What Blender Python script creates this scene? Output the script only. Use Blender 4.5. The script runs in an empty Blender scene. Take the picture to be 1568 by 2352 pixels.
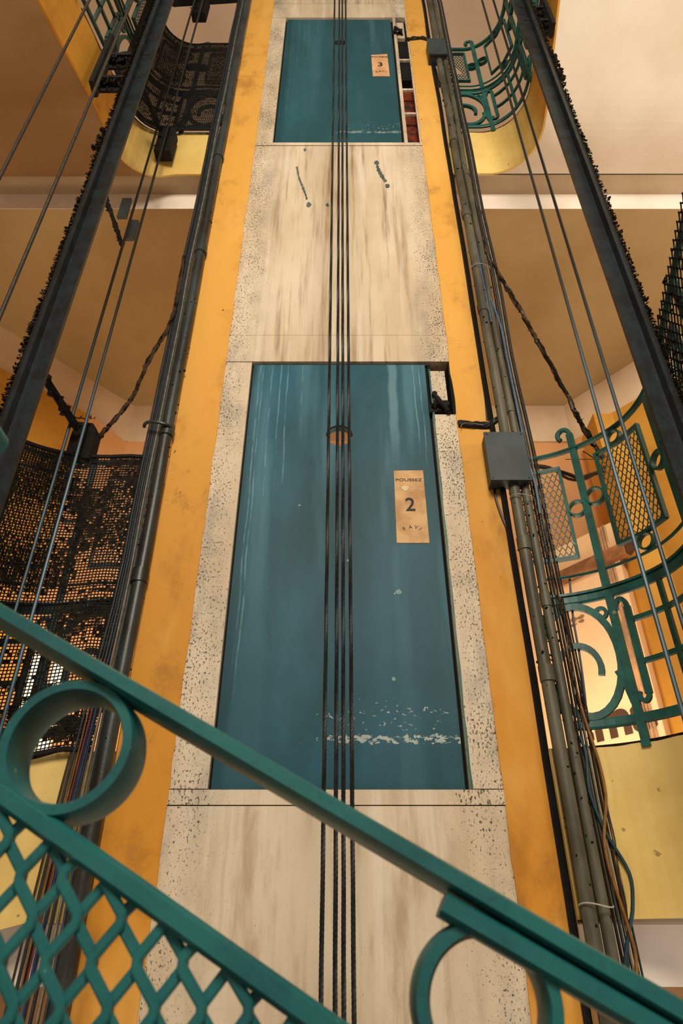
import bpy, math, random
from mathutils import Vector, noise as mnoise
random.seed(7)
SC = bpy.context.scene
COL = SC.collection
PI = math.pi

# ------------------------------------------------------------------ survey of the place
# camera stands on the stair across the lift shaft: facade of the lift doors is the plane y=0
F, CX, CY = 1568.0, 784.0, 1176.0
PITCH = math.atan(F / 2321.0)
SP, CP = math.sin(PITCH), math.cos(PITCH)
D = 2.4167

def ray(px, py, y=0.0):
    """world point where the sight line of a survey mark meets the vertical plane y"""
    t = (CY - py) / F
    d = D + y
    z = (SP + t * CP) / (CP - t * SP) * d
    return Vector(((px - CX) * (CP * d + SP * z) / F, y, z))

# ------------------------------------------------------------------ mesh helpers
class MB:
    def __init__(s):
        s.v = []; s.f = []
    def add(s, vs, fs):
        b = len(s.v); s.v += [tuple(v) for v in vs]
        s.f += [tuple(b + i for i in f) for f in fs]
    def box(s, x0, x1, y0, y1, z0, z1):
        s.add([(x0,y0,z0),(x1,y0,z0),(x1,y1,z0),(x0,y1,z0),(x0,y0,z1),(x1,y0,z1),(x1,y1,z1),(x0,y1,z1)],
              [(0,3,2,1),(4,5,6,7),(0,1,5,4),(1,2,6,5),(2,3,7,6),(3,0,4,7)])
    def bar(s, a, b, w, d, up=(0,1,0)):
        a = Vector(a); b = Vector(b); t = (b - a).normalized(); u = Vector(up)
        n = t.cross(u).normalized(); u = n.cross(t).normalized()
        vs = []
        for p in (a, b):
            for i, j in ((-1,-1),(1,-1),(1,1),(-1,1)):
                vs.append(p + n * (i * w / 2) + u * (j * d / 2))
        s.add(vs, [(0,1,5,4),(1,2,6,5),(2,3,7,6),(3,0,4,7),(3,2,1,0),(4,5,6,7)])
    def tube(s, pts, r, n=6, cap=True):
        pts = [Vector(p) for p in pts]; N = len(pts)
        rr = r if isinstance(r, (list, tuple)) else [r] * N
        t0 = (pts[1] - pts[0]).normalized()
        u = t0.orthogonal().normalized(); rings = []
        for i, p in enumerate(pts):
            t = (pts[min(i+1, N-1)] - pts[max(i-1, 0)])
            t = t.normalized() if t.length > 1e-9 else t0
            u = (u - t * u.dot(t)); u = u.normalized() if u.length > 1e-6 else t.orthogonal().normalized()
            w = t.cross(u)
            rings.append([p + (u * math.cos(2*PI*k/n) + w * math.sin(2*PI*k/n)) * rr[i] for k in range(n)])
        vs = [v for ring in rings for v in ring]
        fs = [(i*n+k, i*n+(k+1)%n, (i+1)*n+(k+1)%n, (i+1)*n+k) for i in range(N-1) for k in range(n)]
        if cap:
            fs += [tuple(range(n-1, -1, -1)), tuple((N-1)*n + k for k in range(n))]
        s.add(vs, fs)
    def bar2(s, pts, w, d, M, closed=False, off=0.0, prof=None):
        """bar of width w (in the surface) and depth d (out of it) along a 2-D polyline on the mapped surface M(s,h,o)"""
        N = len(pts)
        if prof is None: prof = [(-.5,-.5),(.5,-.5),(.5,.5),(-.5,.5)]
        n = len(prof); vs = []
        for i, (a, b) in enumerate(pts):
            if closed: p, q = pts[(i-1) % N], pts[(i+1) % N]
            else: p, q = pts[max(i-1,0)], pts[min(i+1,N-1)]
            tx, ty = q[0]-p[0], q[1]-p[1]; L = math.hypot(tx, ty) or 1
            nx, ny = -ty/L, tx/L
            for (c, e) in prof:
                vs.append(M(a + nx*c*w, b + ny*c*w, off + e*d))
        fs = []
        for i in range(N if closed else N-1):
            j = (i+1) % N
            fs += [(i*n+k, i*n+(k+1)%n, j*n+(k+1)%n, j*n+k) for k in range(n)]
        if not closed:
            fs += [tuple(range(n-1,-1,-1)), tuple((N-1)*n+k for k in range(n))]
        s.add(vs, fs)
    def blob(s, c, r, k=0.45, sub=1):
        vs, fs = ICO[sub]
        sx, sy, sz = (r*random.uniform(.6,1.4) for _ in range(3))
        o = []
        for v in vs:
            j = 1 + random.uniform(-k, k)
            o.append((c[0]+v[0]*sx*j, c[1]+v[1]*sy*j, c[2]+v[2]*sz*j))
        s.add(o, fs)
    def spike(s, c, d, r, L):
        d = Vector(d).normalized(); u = d.orthogonal().normalized(); w = d.cross(u); c = Vector(c)
        s.add([c+u*r, c-u*r*.5+w*r*.87, c-u*r*.5-w*r*.87, c+d*L], [(0,1,3),(1,2,3),(2,0,3),(2,1,0)])
    def build(s, name, mat, parent=None, smooth=False):
        me = bpy.data.meshes.new(name); me.from_pydata(s.v, [], s.f); me.update()
        o = bpy.data.objects.new(name, me); COL.objects.link(o)
        if mat: me.materials.append(mat)
        if smooth:
            for p in me.polygons: p.use_smooth = True
            me.set_sharp_from_angle(angle=math.radians(38))
        if parent is not None:
            o.parent = parent
            w = Vector(); q = parent
            while q is not None: w += q.location; q = q.parent
            o.location = -w
        return o

def _ico():
    import bmesh
    out = {}
    for sub in (1, 2):
        bm = bmesh.new(); bmesh.ops.create_icosphere(bm, subdivisions=sub, radius=1)
        bm.verts.ensure_lookup_table()
        out[sub] = ([tuple(v.co) for v in bm.verts], [tuple(v.index for v in f.verts) for f in bm.faces]); bm.free()
    return out
ICO = _ico()

def tag(o, label=None, cat=None, group=None, kind=None):
    if label: o['label'] = label
    if cat: o['category'] = cat
    if group: o['group'] = group
    if kind: o['kind'] = kind
    return o
def thing(name, loc, label, cat, group=None):
    o = bpy.data.objects.new(name, None); COL.objects.link(o); o.location = loc
    o.empty_display_size = .05
    return tag(o, label, cat, group)
def struct(name, mb, mat, parent=None, smooth=False):
    o = mb.build(name, mat, parent, smooth)
    if parent is None: o['kind'] = 'structure'
    return o
OCT = [(.5*math.cos(2*PI*k/10+PI/10), .5*math.sin(2*PI*k/10+PI/10)) for k in range(10)]
RND = [(-.5,-.3),(-.3,-.5),(.3,-.5),(.5,-.3),(.5,.3),(.3,.5),(-.3,.5),(-.5,.3)]

# ------------------------------------------------------------------ materials
def lin(c):
    return tuple(((x/255)/12.92 if x/255 <= .04045 else ((x/255+.055)/1.055)**2.4) for x in c) + (1.0,)

class NT:
    def __init__(s, name):
        m = bpy.data.materials.new(name); m.use_nodes = True
        s.m = m; s.t = m.node_tree; s.n = s.t.nodes
        s.b = s.n['Principled BSDF']; s.co = s.n.new('ShaderNodeTexCoord')
        s.sep = None
    def link(s, a, b): s.t.links.new(a, b)
    def setv(s, sock, v):
        if hasattr(v, 'is_linked') or hasattr(v, 'links'): s.link(v, sock)
        else: sock.default_value = v
    def xyz(s):
        if s.sep is None:
            s.sep = s.n.new('ShaderNodeSeparateXYZ'); s.link(s.co.outputs['Object'], s.sep.inputs[0])
        return s.sep.outputs
    def noise(s, scale=5, detail=4, rough=.55, sc=(1,1,1), loc=(0,0,0)):
        mp = s.n.new('ShaderNodeMapping'); mp.inputs['Scale'].default_value = sc; mp.inputs['Location'].default_value = loc
        s.link(s.co.outputs['Object'], mp.inputs[0])
        nz = s.n.new('ShaderNodeTexNoise'); nz.inputs['Scale'].default_value = scale
        nz.inputs['Detail'].default_value = detail; nz.inputs['Roughness'].default_value = rough
        s.link(mp.outputs[0], nz.inputs['Vector']); return nz.outputs[0]
    def math(s, op, a, b=0.0, c=None, clamp=False):
        n = s.n.new('ShaderNodeMath'); n.operation = op; n.use_clamp = clamp
        s.setv(n.inputs[0], a); s.setv(n.inputs[1], b)
        if c is not None: s.setv(n.inputs[2], c)
        return n.outputs[0]
    def rng(s, v, a, b, c=0.0, d=1.0):
        n = s.n.new('ShaderNodeMapRange'); n.interpolation_type = 'SMOOTHSTEP'
        s.setv(n.inputs[0], v)
        for i, x in enumerate((a, b, c, d)): n.inputs[i+1].default_value = x
        return n.outputs[0]
    def mix(s, fac, a, b, mode='MIX'):
        n = s.n.new('ShaderNodeMix'); n.data_type = 'RGBA'; n.blend_type = mode
        s.setv(n.inputs[0], fac); s.setv(n.inputs[6], a); s.setv(n.inputs[7], b)
        return n.outputs[2]
    def bump(s, h, strength=.2, dist=.01):
        n = s.n.new('ShaderNodeBump'); n.inputs['Strength'].default_value = strength; n.inputs['Distance'].default_value = dist
        s.link(h, n.inputs['Height']); s.link(n.outputs[0], s.b.inputs['Normal'])
    def done(s, col, rough=.6, metal=0.0, spec=.3):
        s.setv(s.b.inputs['Base Color'], col); s.setv(s.b.inputs['Roughness'], rough)
        s.b.inputs['Metallic'].default_value = metal; s.b.inputs['Specular IOR Level'].default_value = spec
        return s.m

def simple(name, c1, c2=None, scale=6, rough=.65, metal=0.0, spec=.3, sc=(1,1,1), bump=0.0, bscale=None, th=(.35,.65)):
    t = NT(name); c2 = c2 or tuple(x*.72 for x in c1)
    n = t.noise(scale, 5, .6, sc)
    col = t.mix(t.rng(n, *th), lin(c1), lin(c2))
    if bump: t.bump(t.noise(bscale or scale*6, 4), bump, .004)
    return t.done(col, rough, metal, spec)

def m_yellow():
    t = NT('yellow_plaster')
    x, y, z = t.xyz()
    base = t.mix(t.rng(z, .2, 3.0), lin((206,138,40)), lin((224,164,72)))  # lower plaster painted darker, for the light that falls off downward
    st = t.rng(t.noise(3.2, 6, .65, (1,1,.55)), .50, .75)
    col = t.mix(t.math('MULTIPLY', st, .7), base, lin((142,86,24)))
    li = t.rng(t.noise(1.9, 4, .6, (1.5,1,.5), (3,2,1)), .52, .72)
    col = t.mix(t.math('MULTIPLY', li, .4), col, lin((238,190,105)))
    sm = t.rng(t.noise(2.6, 6, .7, (1,1,1.2), (6,2,8)), .56, .72)
    col = t.mix(t.math('MULTIPLY', sm, .4), col, lin((122,84,38)))
    sp = t.rng(t.noise(26, 2, .5, (1,1,.7)), .735, .765)
    col = t.mix(t.math('MULTIPLY', sp, .75), col, lin((70,48,22)))
    cr = t.noise(5, 8, .75, (1,1,.8), (9,9,9))
    line = t.rng(t.math('ABSOLUTE', t.math('SUBTRACT', cr, .42)), .0, .006, 1, 0)
    col = t.mix(t.math('MULTIPLY', line, t.rng(t.noise(2, 2, .5, (1,1,1), (4,0,0)), .55, .65)), col, lin((120,76,24)))
    t.bump(t.noise(30, 5, .6), .25, .004)
    return t.done(col, .62, 0, .25)

def m_marble(name, streak, sz=.055, edge=1.0):
    t = NT(name); x, y, z = t.xyz()
    base = t.mix(t.rng(t.noise(2.2, 5, .6, (1,1,.4)), .35, .7), lin((222,204,176)), lin((200,176,142)))
    s1 = t.rng(t.noise(9, 5, .65, (1,1,sz)), .48, .72)
    s2 = t.rng(t.noise(24, 4, .6, (1,1,.05), (2,0,0)), .5, .75)
    ax = t.math('ABSOLUTE', t.math('ADD', x, .02))
    mid = t.rng(ax, .30, .46, 1, .25)
    col = t.mix(t.math('MULTIPLY', t.math('MULTIPLY', s1, mid), streak), base, lin((140,100,56)))
    col = t.mix(t.math('MULTIPLY', t.math('MULTIPLY', s2, mid), streak*.8), col, lin((128,96,60)))
    lt = t.rng(t.noise(13, 3, .5, (1,1,.05), (7,0,0)), .56, .7)
    col = t.mix(t.math('MULTIPLY', lt, .5), col, lin((236,222,200)))
    # grey grime and black pitting, thick toward both outer edges of the cladding
    em = t.rng(ax, .30, .50)
    gr = t.rng(t.noise(6, 5, .65, (1,1,.5), (5,5,5)), .42, .7)
    col = t.mix(t.math('MULTIPLY', t.math('MULTIPLY', gr, em), .7*edge), col, lin((150,140,124)))
    thr = t.math('SUBTRACT', .735, t.math('MULTIPLY', em, .165*edge))
    pit = t.noise(140, 2.5, .6, (1,1,.62))
    big = t.noise(4.5, 3, .6, (1,1,.7), (1,2,3))
    pit = t.math('ADD', pit, t.math('MULTIPLY', t.math('SUBTRACT', big, .5), .30))
    pm = t.math('MULTIPLY', t.math('SUBTRACT', pit, thr), 22.0, clamp=True)
    col = t.mix(t.math('MULTIPLY', pm, .9), col, lin((52,47,40)))
    fine = t.math('MULTIPLY', t.rng(t.noise(190, 2, .6, (1,1,.7), (3,3,3)), .60, .68), t.rng(ax, .25, .5, .25, 1))
    col = t.mix(t.math('MULTIPLY', fine, .5), col, lin((96,86,72)))
    h = t.math('SUBTRACT', t.noise(20, 5, .6), t.math('MULTIPLY', pm, .8))
    t.bump(h, .3, .004)
    return t.done(col, .55, 0, .3)

def m_door(name, bottom, streaks, a=(18,68,78), b=(38,94,112)):
    t = NT(name); x, y, z = t.xyz()
    base = t.mix(t.rng(t.noise(1.5, 4, .6, (1.3,1,.6)), .35, .68), lin(a), lin(b))
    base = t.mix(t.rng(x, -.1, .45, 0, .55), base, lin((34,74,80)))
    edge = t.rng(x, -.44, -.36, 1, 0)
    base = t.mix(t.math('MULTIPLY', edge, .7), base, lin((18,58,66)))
    band = t.rng(t.noise(7, 3, .5, (1,1,.10), (3,0,0)), .5, .68)
    low = t.rng(z, bottom+.35, bottom+1.3, .25, 1)
    col = t.mix(t.math('MULTIPLY', t.math('MULTIPLY', band, low), .68*streaks), base, lin((74,122,136)))
    big = t.rng(t.math('ABSOLUTE', t.math('SUBTRACT', t.math('ADD', x, t.math('MULTIPLY', t.noise(3, 3, .6, (1,1,1)), .05)), .275)), .012, .028, 1, 0)
    col = t.mix(t.math('MULTIPLY', t.math('MULTIPLY', big, t.rng(z, bottom+1.25, bottom+1.75)), .75*streaks), col, lin((98,138,148)))
    wob = t.math('ADD', x, t.math('MULTIPLY', t.noise(2.2, 3, .6), .035))
    for k, (x0, z0) in enumerate(((-.345,.95),(-.30,1.15),(-.265,1.0),(-.405,.35),(.355,1.3),(.385,1.2),(-.19,1.5),(-.39,.2))):
        ln = t.rng(t.math('ABSOLUTE', t.math('SUBTRACT', wob, x0+.017)), .0012, .0042, 1, 0)
        ln = t.math('MULTIPLY', ln, t.rng(z, bottom+z0, bottom+z0+.45))
        col = t.mix(t.math('MULTIPLY', t.math('MULTIPLY', ln, t.rng(t.noise(5,3,.6,(1,1,1.2),(k*3,0,0)), .35, .65)), .6*streaks), col, lin((118,164,172)))
    # chipped paint along the kick line and scattered nicks
    zc = bottom + .165
    kick = t.rng(t.math('ABSOLUTE', t.math('SUBTRACT', z, zc)), .008, .024, 1, 0)
    kick2 = t.rng(t.math('ABSOLUTE', t.math('SUBTRACT', z, zc+.075)), .02, .12, 1, 0)
    side = t.rng(x, -.25, .05)
    cn = t.noise(54, 4, .62, (1,1,1.5), (2,2,2))
    thr = t.math('SUBTRACT', .76, t.math('MULTIPLY', side, t.math('ADD', t.math('MULTIPLY', kick, .215), t.math('MULTIPLY', kick2, .15))))
    chip = t.math('MULTIPLY', t.math('SUBTRACT', cn, thr), 24.0, clamp=True)
    if streaks < .5: chip = t.math('MULTIPLY', chip, .5)
    col = t.mix(t.math('MULTIPLY', chip, .9), col, lin((176,184,172)))
    t.bump(t.math('ADD', t.noise(9, 4, .6), t.math('MULTIPLY', chip, -.5)), .15, .004)
    return t.done(col, .5, 0, .22)

def m_iron(name, c1, c2, dirt=.35, rough=.45, k=1):
    t = NT(name)
    n = t.noise(9, 5, .6)
    col = t.mix(t.rng(n, .35, .68), lin(c1), lin(c2))
    g = t.rng(t.noise(33*k, 4, .65, (1,1,1), (4,4,4)), .55, .72)
    col = t.mix(t.math('MULTIPLY', g, dirt), col, lin((44,40,30)))
    w = t.rng(t.noise(24*k*.6, 3, .6, (1,1,1), (8,1,4)), .68, .76)
    col = t.mix(t.math('MULTIPLY', w, .55), col, lin((150,178,165)))
    t.bump(t.noise(40, 3), .2, .003)
    return t.done(col, rough, 0, .45)

M = {}
M['yellow'] = m_yellow()
M['marble'] = m_marble('streaked_travertine', 1.0)
M['marble_low'] = m_marble('pale_travertine', .5, .22, edge=.75)
M['jamb'] = m_marble('pitted_travertine', .3)
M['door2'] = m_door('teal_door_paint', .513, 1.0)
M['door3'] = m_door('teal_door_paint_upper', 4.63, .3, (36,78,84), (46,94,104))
M['iron'] = m_iron('green_iron_paint', (30,98,86), (18,70,64))
M['iron_near'] = m_iron('green_rail_paint', (34,110,106), (20,84,86), .22, .42, 7)
M['iron_dirty'] = m_iron('grimy_iron_paint', (30,78,72), (34,46,40), .6)
M['gap'] = simple('dark_gap', (16,16,14), (8,8,8), rough=.9)
M['steel'] = simple('dark_rail_steel', (30,40,44), (20,22,20), 14, .42, .35, .5, bump=.15)
M['black'] = simple('grimy_black_iron', (26,23,18), (14,12,10), 20, .85, bump=.4)
M['dust'] = simple('matted_dust', (44,38,26), (24,20,14), 40, .98, spec=.05, bump=.5)
M['rope'] = simple('greased_rope', (40,42,40), (22,22,22), 60, .5, .3, .4)
def m_bare():
    t = NT('bare_rope_steel'); x, y, z = t.xyz()
    col = t.mix(t.rng(z, 1.6, 2.9), lin((70,92,104)), lin((42,42,36)))
    col = t.mix(t.math('MULTIPLY', t.rng(t.noise(12,4,.6,(1,1,.3)), .45, .7), .5), col, lin((48,52,50)))
    return t.done(col, .4, .35, .4)
M['ropesteel'] = m_bare()
M['ropedark'] = simple('dull_rope_steel', (58,48,34), (40,34,26), 50, .6, .2, .3)
M['pipe'] = simple('olive_conduit', (98,94,76), (66,60,46), 9, .5, 0, .4, (1,1,.3), .15)
M['pipedark'] = simple('dark_conduit', (54,62,60), (36,34,28), 9, .4, .1, .5, (1,1,.3), .2)
M['boxgrey'] = simple('grey_box_paint', (62,72,72), (50,58,58), 5, .5, 0, .35)
M['plate'] = simple('aged_paper_plate', (216,172,118), (184,136,84), 9, .6)
M['plate3'] = simple('aged_paper_plate_upper', (226,178,130), (206,152,104), 9, .6)
M['ink'] = simple('dark_ink', (34,34,28), (30,30,26), rough=.6)
M['tape'] = simple('cream_smudge', (228,206,160), (214,190,140), rough=.7)
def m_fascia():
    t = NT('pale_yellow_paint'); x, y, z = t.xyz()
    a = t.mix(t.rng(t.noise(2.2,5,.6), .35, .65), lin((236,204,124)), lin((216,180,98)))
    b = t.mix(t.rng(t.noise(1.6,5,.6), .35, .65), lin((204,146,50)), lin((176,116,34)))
    col = t.mix(t.rng(y, -.42, -.10), b, a)  # darker ochre on the stair sides is shade mixed into the paint
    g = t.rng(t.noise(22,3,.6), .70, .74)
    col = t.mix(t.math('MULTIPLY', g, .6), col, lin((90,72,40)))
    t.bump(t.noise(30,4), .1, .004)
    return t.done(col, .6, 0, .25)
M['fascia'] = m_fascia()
M['ochre'] = simple('ochre_paint', (206,152,58), (186,130,42), 2.0, .65, bump=.1, bscale=30)
M['white'] = simple('white_beam_paint', (240,228,214), (226,210,190), 2, .65)
M['grey'] = simple('shaded_soffit_paint', (190,170,140), (172,150,118), 2, .7)
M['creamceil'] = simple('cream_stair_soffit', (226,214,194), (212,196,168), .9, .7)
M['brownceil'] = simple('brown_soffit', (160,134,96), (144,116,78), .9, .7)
M['lobbyceil'] = simple('tan_lobby_ceiling', (182,160,114), (166,142,96), .8, .7)
M['upperceil'] = simple('rose_lobby_ceiling', (206,186,164), (192,172,148), .8, .7)
M['frieze'] = simple('cream_frieze', (226,204,172), (208,182,148), 1.4, .7)
M['peach'] = simple('peach_wall', (232,180,126), (216,160,104), 1.2, .65)
M['peachlight'] = simple('light_peach_panel', (246,208,160), (238,196,144), 1.2, .6)
M['umber'] = simple('brown_letter_paint', (84,54,32), (74,46,26), rough=.6)
M['floor'] = simple('terrazzo_floor', (150,128,100), (120,98,74), 40, .5)
M['brick'] = simple('red_brick_core', (120,46,22), (46,32,24), 11, .9, bump=.5, th=(.4,.6))
M['drip'] = simple('grey_green_drip', (92,104,92), (70,84,76), rough=.6)
M['tie'] = simple('pale_tie', (186,180,164), rough=.5)
def flat(n, c, rough=.45): return simple(n, c, tuple(x*.8 for x in c), 30, rough)
WC = [flat('wire_black', (26,26,24)), flat('wire_grey', (74,80,80)), flat('wire_slate', (48,56,62)), flat('wire_brown', (62,48,34)),
      flat('wire_pale', (138,130,112)), flat('wire_amber', (120,88,42)), flat('wire_blue', (32,62,110)), flat('wire_red', (124,46,32)), flat('wire_steelblue', (66,100,130))]
def emit(name, c, s):
    m = bpy.data.materials.new(name); m.use_nodes = True; b = m.node_tree.nodes['Principled BSDF']
    b.inputs['Base Color'].default_value = lin(c); b.inputs['Emission Color'].default_value = lin(c); b.inputs['Emission Strength'].default_value = s
    return m
M['glow'] = emit('bright_glow_panel', (255,236,200), 1.6)

# ------------------------------------------------------------------ facade: plaster strips, stone cladding, lift doors
Z2B, Z2T, Z3B, Z3T, ZS2, ZS3, ZTOP, ZBOT = .513, 2.539, 4.632, 6.619, .460, 4.593, 8.4, -1.2
def strip(x_out, x_in, sgn):
    mb = MB(); n = 160; vs = []
    for i in range(n+1):
        z = ZBOT + (ZTOP-ZBOT)*i/n
        j = .006*mnoise.noise(Vector((z*5, sgn*9, 0))) + .004*mnoise.noise(Vector((z*19, sgn*4, 2)))
        k = .004*mnoise.noise(Vector((z*4, sgn*3, 7)))
        vs += [(x_out+k, .26, z), (x_out+k, 0.003, z), (x_out+k+sgn*.006, -.006, z), (x_in+j, -.006, z), (x_in+j, .004, z)]
    fs = []
    for i in range(n):
        for q in range(4):
            a, b = i*5+q, i*5+q+1; c, d = b+5, a+5
            fs.append((a,b,c,d) if sgn > 0 else (d,c,b,a))
    mb.add(vs, fs); return mb
tag(struct('wall_front', strip(-.779, -.578, 1), M['yellow']), 'yellow plaster strip of the lift tower beside the single dark pipe')
tag(struct('wall_front', strip(.718, .541, -1), M['yellow']), 'yellow plaster strip of the lift tower beside the twin olive conduits')
XL, XR = -.59, .552
def slab(z0, z1, m, x0=XL, x1=XR, y0=0.0, y1=.22, i=[0]):
    i[0] += 1
    mb = MB(); mb.box(x0, x1, y0, y1, z0, z1); return struct('trim_%d' % i[0], mb, m)
G = .0018
sl = slab(ZBOT, ZS2-G, M['marble_low'])
slab(ZS2+G, Z2B-.004, M['jamb'], y0=-.004)
up_panel = slab(2.737+G*.5, ZS3-G, M['marble'])
slab(Z2T+.006, 2.737-G*.5, M['marble'])
slab(ZS3+G, Z3B-.004, M['jamb'], y0=-.004)
slab(Z3T+.006, 6.90, M['jamb'])
slab(6.905, ZTOP, M['marble'])
ZR2 = ray(1010, 952).z                        # foot of the lock recess beside the lower door
slab(Z2B, Z2T, M['jamb'], XL, -.449)
slab(Z2B, ZR2, M['jamb'], .431, XR)
slab(Z3B, Z3T, M['jamb'], XL, -.463)
slab(Z3B, Z3T, M['jamb'], .424, .447, 0, .03)
slab(Z3B, Z3T, M['jamb'], .528, XR, 0, .02)
# dark linings behind gaps and recesses
mb = MB(); mb.box(.431, XR, .10, .2, ZR2, Z2T+.006); mb.box(.53, XR, .004, .10, ZR2, Z2T); mb.box(.431, .444, .02, .10, ZR2, Z2T)
struct('trim_40', mb, M['gap'])
mb = MB(); mb.box(.40, XR, .10, .2, Z3B, Z3T+.006); struct('trim_41', mb, M['brick'])
for z in (ray(920,133).z, ray(920,201).z, ray(925,256).z):
    slab(z-.012, z+.012, M['jamb'], .445, .530, .012, .028)
mb = MB(); mb.box(.448, .527, .03, .0999, ray(920,175).z, Z3T); struct('trim_42', mb, M['gap'])
slab(ray(1000,920,.01).z, ray(1000,853,.01).z, M['jamb'], .438, .512, .008, .09)   # loose stone piece in the recess
slab(ray(915,86,.0).z, ray(915,50,.0).z, M['jamb'], .452, .512, .006, .09)

def door(n, zb, zt, x0, x1, hole, m, lab):
    import bmesh
    bm = bmesh.new()
    hx, hz, hr = hole
    outer = [bm.verts.new((x, .012, z)) for x, z in ((x0,zb),(x1,zb),(x1,zt),(x0,zt))]
    circ = [bm.verts.new((hx+hr*math.cos(a), .012, hz+hr*math.sin(a))) for a in [2*PI*k/40 for k in range(40)]]
    es = [bm.edges.new((l[i], l[(i+1)%len(l)])) for l in (outer, circ) for i in range(len(l))]
    bmesh.ops.triangle_fill(bm, edges=es, use_beauty=True)
    for f in list(bm.faces):
        c = f.calc_center_median()
        if math.hypot(c.x-hx, c.z-hz) < hr*.9 and all(math.hypot(v.co.x-hx, v.co.z-hz) < hr*1.01 for v in f.verts): bm.faces.remove(f)
    g = bmesh.ops.extrude_face_region(bm, geom=list(bm.faces))
    for v in g['geom']:
        if isinstance(v, bmesh.types.BMVert): v.co.y += .035
    bmesh.ops.recalc_face_normals(bm, faces=bm.faces)
    me = bpy.data.meshes.new('door_%d' % n); bm.to_mesh(me); bm.free(); me.materials.append(m)
    o = bpy.data.objects.new('door_%d' % n, me); COL.objects.link(o); o['kind'] = 'structure'; o['label'] = lab
    return o
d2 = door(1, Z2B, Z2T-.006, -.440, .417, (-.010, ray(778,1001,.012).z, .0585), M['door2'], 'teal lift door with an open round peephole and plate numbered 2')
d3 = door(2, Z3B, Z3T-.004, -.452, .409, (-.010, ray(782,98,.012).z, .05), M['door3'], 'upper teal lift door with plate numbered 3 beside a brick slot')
# door 2 stop on its closing side, teal-edged
mb = MB(); mb.box(.419, .431, .03, .06, Z2B, Z2T); mb.box(-.449,-.441,.03,.06,Z2B,Z2T); mb.box(-.449,.431,.03,.06,Z2T-.005,Z2T+.006); mb.build('door_stop', M['gap'], d2)
mb = MB(); mb.box(.409, .424, .03, .06, Z3B, Z3T); mb.box(-.463,-.452,.03,.06,Z3B,Z3T); mb.build('door_stop', M['gap'], d3)
mb = MB()
n = 70
for i in range(n):
    z0 = Z2B + (Z2T-.05-Z2B)*i/n; z1 = Z2B + (Z2T-.05-Z2B)*(i+1)/n
    w0 = .008+.006*mnoise.noise(Vector((z0*7,1,1))); w1 = .008+.006*mnoise.noise(Vector((z1*7,1,1)))
    mb.add([(.4315,-.0012,z0),(.4315+w0,-.0012,z0),(.4315+w1,-.0012,z1),(.4315,-.0012,z1)], [(0,1,2,3)])
mb.build('paint_edge', M['iron'], d2)
mb = MB(); mb.box(-.07,.05,.05,.055,ray(782,98).z-.07,ray(782,98).z+.07); mb.build('peephole_dark_sheet', M['gap'], d3)  # dark sheet added behind the hole so it reads as unlit
mb = MB()
hz = ray(778,1001,.012).z
pts = [(-.010+.0595*math.cos(a), hz+.0595*math.sin(a)) for a in [PI*k/24 for k in range(25)]]
mb.bar2(pts, .004, .006, lambda a,b,o: Vector((a,.011+o,b))); mb.build('peephole_rim', M['black'], d2)

def text_mb(body, h, wscale=1.0, bold=0.0, extr=.0006):
    cu = bpy.data.curves.new('tmp', 'FONT'); cu.body = body; cu.size = 1; cu.align_x = 'CENTER'; cu.extrude = 0; cu.offset = bold
    o = bpy.data.objects.new('tmp', cu); COL.objects.link(o)
    bpy.context.view_layer.update()
    me = bpy.data.meshes.new_from_object(o.evaluated_get(bpy.context.evaluated_depsgraph_get()))
    vs = [tuple(v.co) for v in me.vertices]; fs = [tuple(p.vertices) for p in me.polygons]
    bpy.data.objects.remove(o); bpy.data.curves.remove(cu); bpy.data.meshes.remove(me)
    xs = [v[0] for v in vs]; ys = [v[1] for v in vs]; cx = (min(xs)+max(xs))/2; y0 = min(ys); hh = max(ys)-y0
    return [((v[0]-cx)/hh*h*wscale, (v[1]-y0)/hh*h) for v in vs], fs
def put_text(mb, body, org, h, ws, ux=(1,0,0), uy=(0,0,1), rot=0, bold=0.0):
    v2, fs = text_mb(body, h, ws, bold); ux = Vector(ux); uy = Vector(uy); c, s = math.cos(rot), math.sin(rot)
    mb.add([Vector(org) + ux*(a*c - b*s) + uy*(a*s + b*c) for a, b in v2], fs)

def plate(d, corners, num, m, y):
    q = [ray(px, py, y) for px, py in corners]     # tl tr br bl
    mb = MB(); vs = []
    def ed(a, b, k):
        out = []
        for i in range(14):
            p = a.lerp(b, i/14); r = .0012*mnoise.noise(Vector((i*.9, k*5, num)))
            out.append(Vector((p.x+r, 0, p.z+r)))
        return out
    loop = ed(q[0],q[1],1)+ed(q[1],q[2],2)+ed(q[2],q[3],3)+ed(q[3],q[0],4)
    L = len(loop); c = sum(loop, Vector())/L
    vs = [(p.x, y, p.z) for p in loop] + [(p.x, y+.002, p.z) for p in loop]
    mb.add(vs, [tuple(range(L-1,-1,-1))] + [(i,(i+1)%L,L+(i+1)%L,L+i) for i in range(L)])
    o = mb.build('number_plate', m, d); o['label'] = 'worn tan number plate with dark lettering'
    return o
yp = .0095
p2 = plate(d2, [(904,1081),(971,1080),(986,1247),(911,1247)], 2, M['plate'], yp)
def glyph_h(px, py1, py2, y): return ray(px,py2,y).z - ray(px,py1,y).z
yt = yp-.0012
mb = MB()
put_text(mb, 'POUSSEZ', ray(939,1105,yt), glyph_h(939,1105,1099,yt), 1.42, bold=.006)
put_text(mb, '2', ray(943,1173.5,yt), glyph_h(943,1173.5,1143,yt), .92, bold=.012)
for ch, px, py, r in (('F',931,1217,.62),('A',943,1214,.08),('V',954,1214,-.35),('I',963,1217,-.80)):
    put_text(mb, ch, ray(px,py,yt), .0165, 1.0, rot=r, bold=-.004)
mb.build('lettering', M['ink'], p2)
mb = MB(); c = ray(930,1121,yt)
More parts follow.
